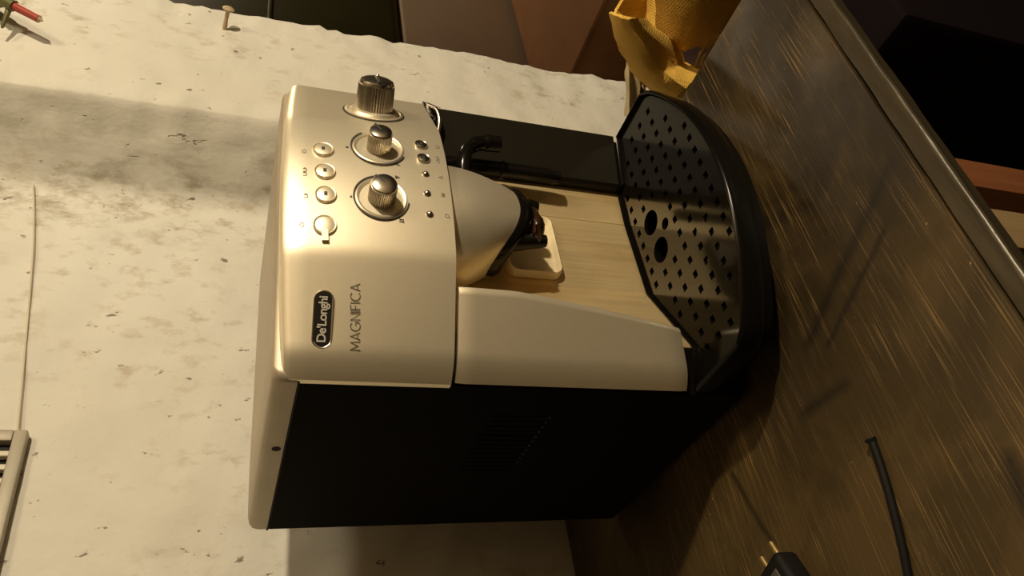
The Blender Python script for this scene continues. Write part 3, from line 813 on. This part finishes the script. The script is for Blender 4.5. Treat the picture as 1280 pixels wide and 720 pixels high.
bag = empty('canvas_bag', (0.30, -0.05, -0.2), 'ochre canvas bag with folded rumpled mouth beside the table end', 'bag')
def cloth(name, G, material, th=0.003, label=None, sub=2):
    bm = bmesh.new(); V = [[bm.verts.new(p) for p in r] for r in G]
    for a, b in zip(V[:-1], V[1:]):
        for i in range(len(a) - 1): bm.faces.new((a[i], a[i + 1], b[i + 1], b[i]))
    bmesh.ops.subdivide_edges(bm, edges=bm.edges[:], cuts=2, use_grid_fill=True, smooth=1.0)
    bmesh.ops.recalc_face_normals(bm, faces=bm.faces)
    bm.normal_update()
    for v in bm.verts:
        v.co += v.normal * (0.0022 * noise.noise(v.co * 45) + 0.001 * noise.noise(v.co * 120))
    geom = bmesh.ops.solidify(bm, geom=bm.faces[:], thickness=th)
    return from_bm(name, bm, material, bag, 60, label)
cloth('front_flap', BAG_A, M_bag); cloth('side_fold', BAG_B, M_bag); cloth('back_lip', BAG_C, M_bag)
cloth('pleat', BAG_D, M_pale, 0.002, 'pale pleated lining edge')
def skirt(pts):
    # cloth hanging from a fold down to the sack
    G = []
    for t in (0.0, 0.3, 0.65, 1.0):
        row = []
        for p in pts:
            p = Vector(p); a = math.atan2((p.y + 0.035) / 0.105, (p.x - 0.325) / 0.088)
            q = Vector((0.325 + 0.090 * math.cos(a), -0.035 + 0.107 * math.sin(a), -0.14))
            row.append(tuple(p.lerp(q, t)))
        G.append(row)
    cloth('hanging_panel', G, M_bag, 0.002)
skirt([r[0] for r in BAG_A[3:]] + list(BAG_A[6][1:]))
skirt([r[-1] for r in BAG_B]); skirt([r[-1] for r in BAG_C])
tube('zip_edge', spline([(0.222, -0.046, -0.047), (0.219, -0.066, -0.041), (0.219, -0.080, -0.044)], 5), 0.0014, M_brass, bag)
tube('zip_edge', spline([(0.222, -0.045, -0.054), (0.219, -0.062, -0.047), (0.219, -0.078, -0.050)], 5), 0.0014, M_brass, bag)
bm = bmesh.new(); rings = []
for z, k in ((-0.199, 0.92), (-0.175, 1.04), (-0.15, 1.04), (-0.125, 0.97), (-0.112, 0.90)):
    rings.append([Vector((0.325 + 0.088 * k * math.cos(a) * (1 + 0.06 * noise.noise(Vector((math.cos(a) * 2, math.sin(a) * 2, z * 12)))), -0.035 + 0.105 * k * math.sin(a) * (1 + 0.08 * noise.noise(Vector((math.cos(a) * 3, math.sin(a) * 3, z * 9)))), z)) for a in [2 * math.pi * i / 40 for i in range(40)]])
loft(bm, rings, True, False)
sack = from_bm('sack', bm, M_bag, bag, 60)
cen = Vector((0.325, -0.035, 0)); top = rings[4]; bm = bmesh.new()
loft(bm, [[Vector((cen.x + (p.x - cen.x) * k, cen.y + (p.y - cen.y) * k, z)) for p in top] for z, k in ((-0.1115, 1.0), (-0.110, 0.98), (-0.125, 0.95), (-0.192, 0.85))], False, True)
from_bm('lining', bm, mat('shaded_maroon_lining', (0.030, 0.010, 0.006), 0.9, var=0.2), bag, 60, 'maroon lining inside the mouth, shade put into its dark colour')  # dark maroon paints the shade deep inside the bag

# ------------------------------------------------------------------ things in the doorway behind the plaster corner
fb = empty('fibreboard_box', (0.98, 0.33, -0.72), 'large brown fibreboard box standing behind the plaster corner', 'box')
box('carcass', (0.765, 0.115, -0.72), (1.30, 0.478, -0.186), M_card, fb, 0.001)
box('lid', (0.758, 0.11, -0.186), (1.306, 0.482, -0.180), M_card, fb, 0.001)
lathe_obj('grip_hole', [(0.006, 0.0), (0.006, 0.0012)], frame(Vector((0.7652, 0.205, -0.245)), (-1, 0, 0)), M_dark, fb, 14)

shelf = box('masonry_ledge', (0.69, 0.50, -0.72), (1.6, 0.745, 0.085), M_dim, None, 0.004)
tag(shelf, 'low limewashed masonry ledge behind the brown box', 'ledge')

tank = empty('metal_tank', (1.0, 0.56, 0.085), 'olive green metal tank with rounded corners behind the plaster corner', 'tank')
bm = bmesh.new(); bm_box(bm, (0.685, 0.505, 0.0855), (1.38, 0.70, 0.62), 0.028, 4)
from_bm('tank_body', bm, M_olive, tank, 50)
bm = bmesh.new(); bm_box(bm, (0.682, 0.502, 0.352), (1.383, 0.703, 0.362), 0.003, 2)
from_bm('seam_rib', bm, M_olive, tank, 50)

# ------------------------------------------------------------------ small things on the wall
nail = empty('wall_peg', (0.5864, 0.2641, 0.4211), 'pale rusty peg with a flat head stuck in the plaster', 'peg')
tube('shank', [(0.5879, 0.2689, 0.4226), (0.5893, 0.2505, 0.4211), (0.5908, 0.2380, 0.4192)], [0.0034, 0.0028, 0.0028], M_rust, nail)
lathe_obj('head', [(0.0030, -0.002), (0.0075, 0.0), (0.0080, 0.002), (0.0050, 0.004), (0.001, 0.0045)], frame(Vector((0.5910, 0.2366, 0.4189)), (0.25, -1, -0.1)), M_rust, nail, 20)

rs = empty('pointed_stick', (0.5121, 0.2602, 0.6600), 'thin red pointed stick held in an olive plastic holder on the wall', 'stick')
tube('stick', [(0.5135, 0.2341, 0.6590), (0.4957, 0.2341, 0.6286)], [0.0052, 0.0047], M_red, rs, 14)
tube('tip', [(0.4957, 0.2341, 0.6286), (0.4940, 0.2341, 0.6257), (0.4928, 0.2341, 0.6238)], [0.0040, 0.0018, 0.0006], M_rust, rs, 10)
tube('holder', spline([(0.5411, 0.2650, 0.6947), (0.5314, 0.2438, 0.6831), (0.5198, 0.2341, 0.6696), (0.5126, 0.2341, 0.6580)], 5), [0.009] * 9 + [0.0075] * 7, M_green, rs, 12)
tube('prong', spline([(0.5160, 0.2380, 0.6638), (0.5024, 0.2438, 0.6658), (0.4899, 0.2515, 0.6687)], 4), [0.004, 0.0038, 0.0036, 0.0034, 0.003, 0.0027, 0.0024, 0.002, 0.0016], M_green, rs, 8)

gr = empty('vent_grille', (-0.15, 0.372, 0.60), 'grey metal vent grille with upright slats high on the wall', 'vent grille')
box('bottom_rail', (-0.32, 0.3625, 0.563), (0.012, 0.3745, 0.575), M_grille, gr, 0.0015)
box('top_rail', (-0.32, 0.3625, 0.655), (0.012, 0.3745, 0.667), M_grille, gr, 0.0015)
box('end_rail', (0.000, 0.3625, 0.575), (0.012, 0.3745, 0.655), M_grille, gr, 0.0015)
box('backing', (-0.318, 0.3725, 0.565), (0.010, 0.3765, 0.665), M_dark, gr)
for i in range(22):
    x = -0.010 - 0.0140 * i
    box('slat', (x - 0.006, 0.3640, 0.5745), (x, 0.3725, 0.6555), mat('pale_slat_metal', (0.62, 0.56, 0.44), 0.5, var=0.15), gr, 0.0008, 1)

wire = tube('wall_wire', spline([(0.350, 0.3690, 0.624), (0.29, 0.3710, 0.612), (0.2263, 0.3715, 0.6018), (0.0973, 0.3715, 0.5845), (0.012, 0.3690, 0.5735)], 8), 0.0011, mat('painted_wire', (0.66, 0.59, 0.45), 0.7, var=0.2), None)
tag(wire, 'thin painted wire running along the wall to the vent grille', 'wire')

# ------------------------------------------------------------------ small things on the table
cord = tube('black_cord', spline([(-0.2235, -0.0900, 0.0036), (-0.2300, -0.0895, 0.0030), (-0.2500, -0.0860, 0.0027), (-0.2750, -0.0800, 0.0027), (-0.3022, -0.0715, 0.0027), (-0.36, -0.05, 0.0027), (-0.44, -0.03, 0.0027)], 6), [0.0035] * 3 + [0.0026] * 34, M_rubber, None)
tag(cord, 'thin black cord lying across the bare table', 'cord')
plug = empty('power_plug', (-0.268, 0.045, 0), 'black rubber plug lying on the table beside the machine', 'plug')
Mq = Matrix.Translation((-0.285, 0.020, 0.010)) @ Matrix.Rotation(math.radians(20), 4, 'Z')
bm = bmesh.new(); bm_box(bm, (-0.026, -0.016, -0.0098), (0.026, 0.016, 0.010), 0.005, 3, Mq)
from_bm('plug_body', bm, M_rubber, plug, 50)
for dy in (-0.005, 0.007):
    bm = bmesh.new(); bm_box(bm, (0.002, dy - 0.004, 0.0098), (0.016, dy + 0.004, 0.0112), 0.0005, 1, Mq)
    from_bm('grip_pad', bm, mat('grey_rubber', (0.06, 0.055, 0.045), 0.6), plug)
for dy in (-0.008, 0.008):
    tube('pin', [Mq @ Vector((0.022, dy, 0.0)), Mq @ Vector((0.038, dy, 0.0))], 0.0020, M_brass, plug)
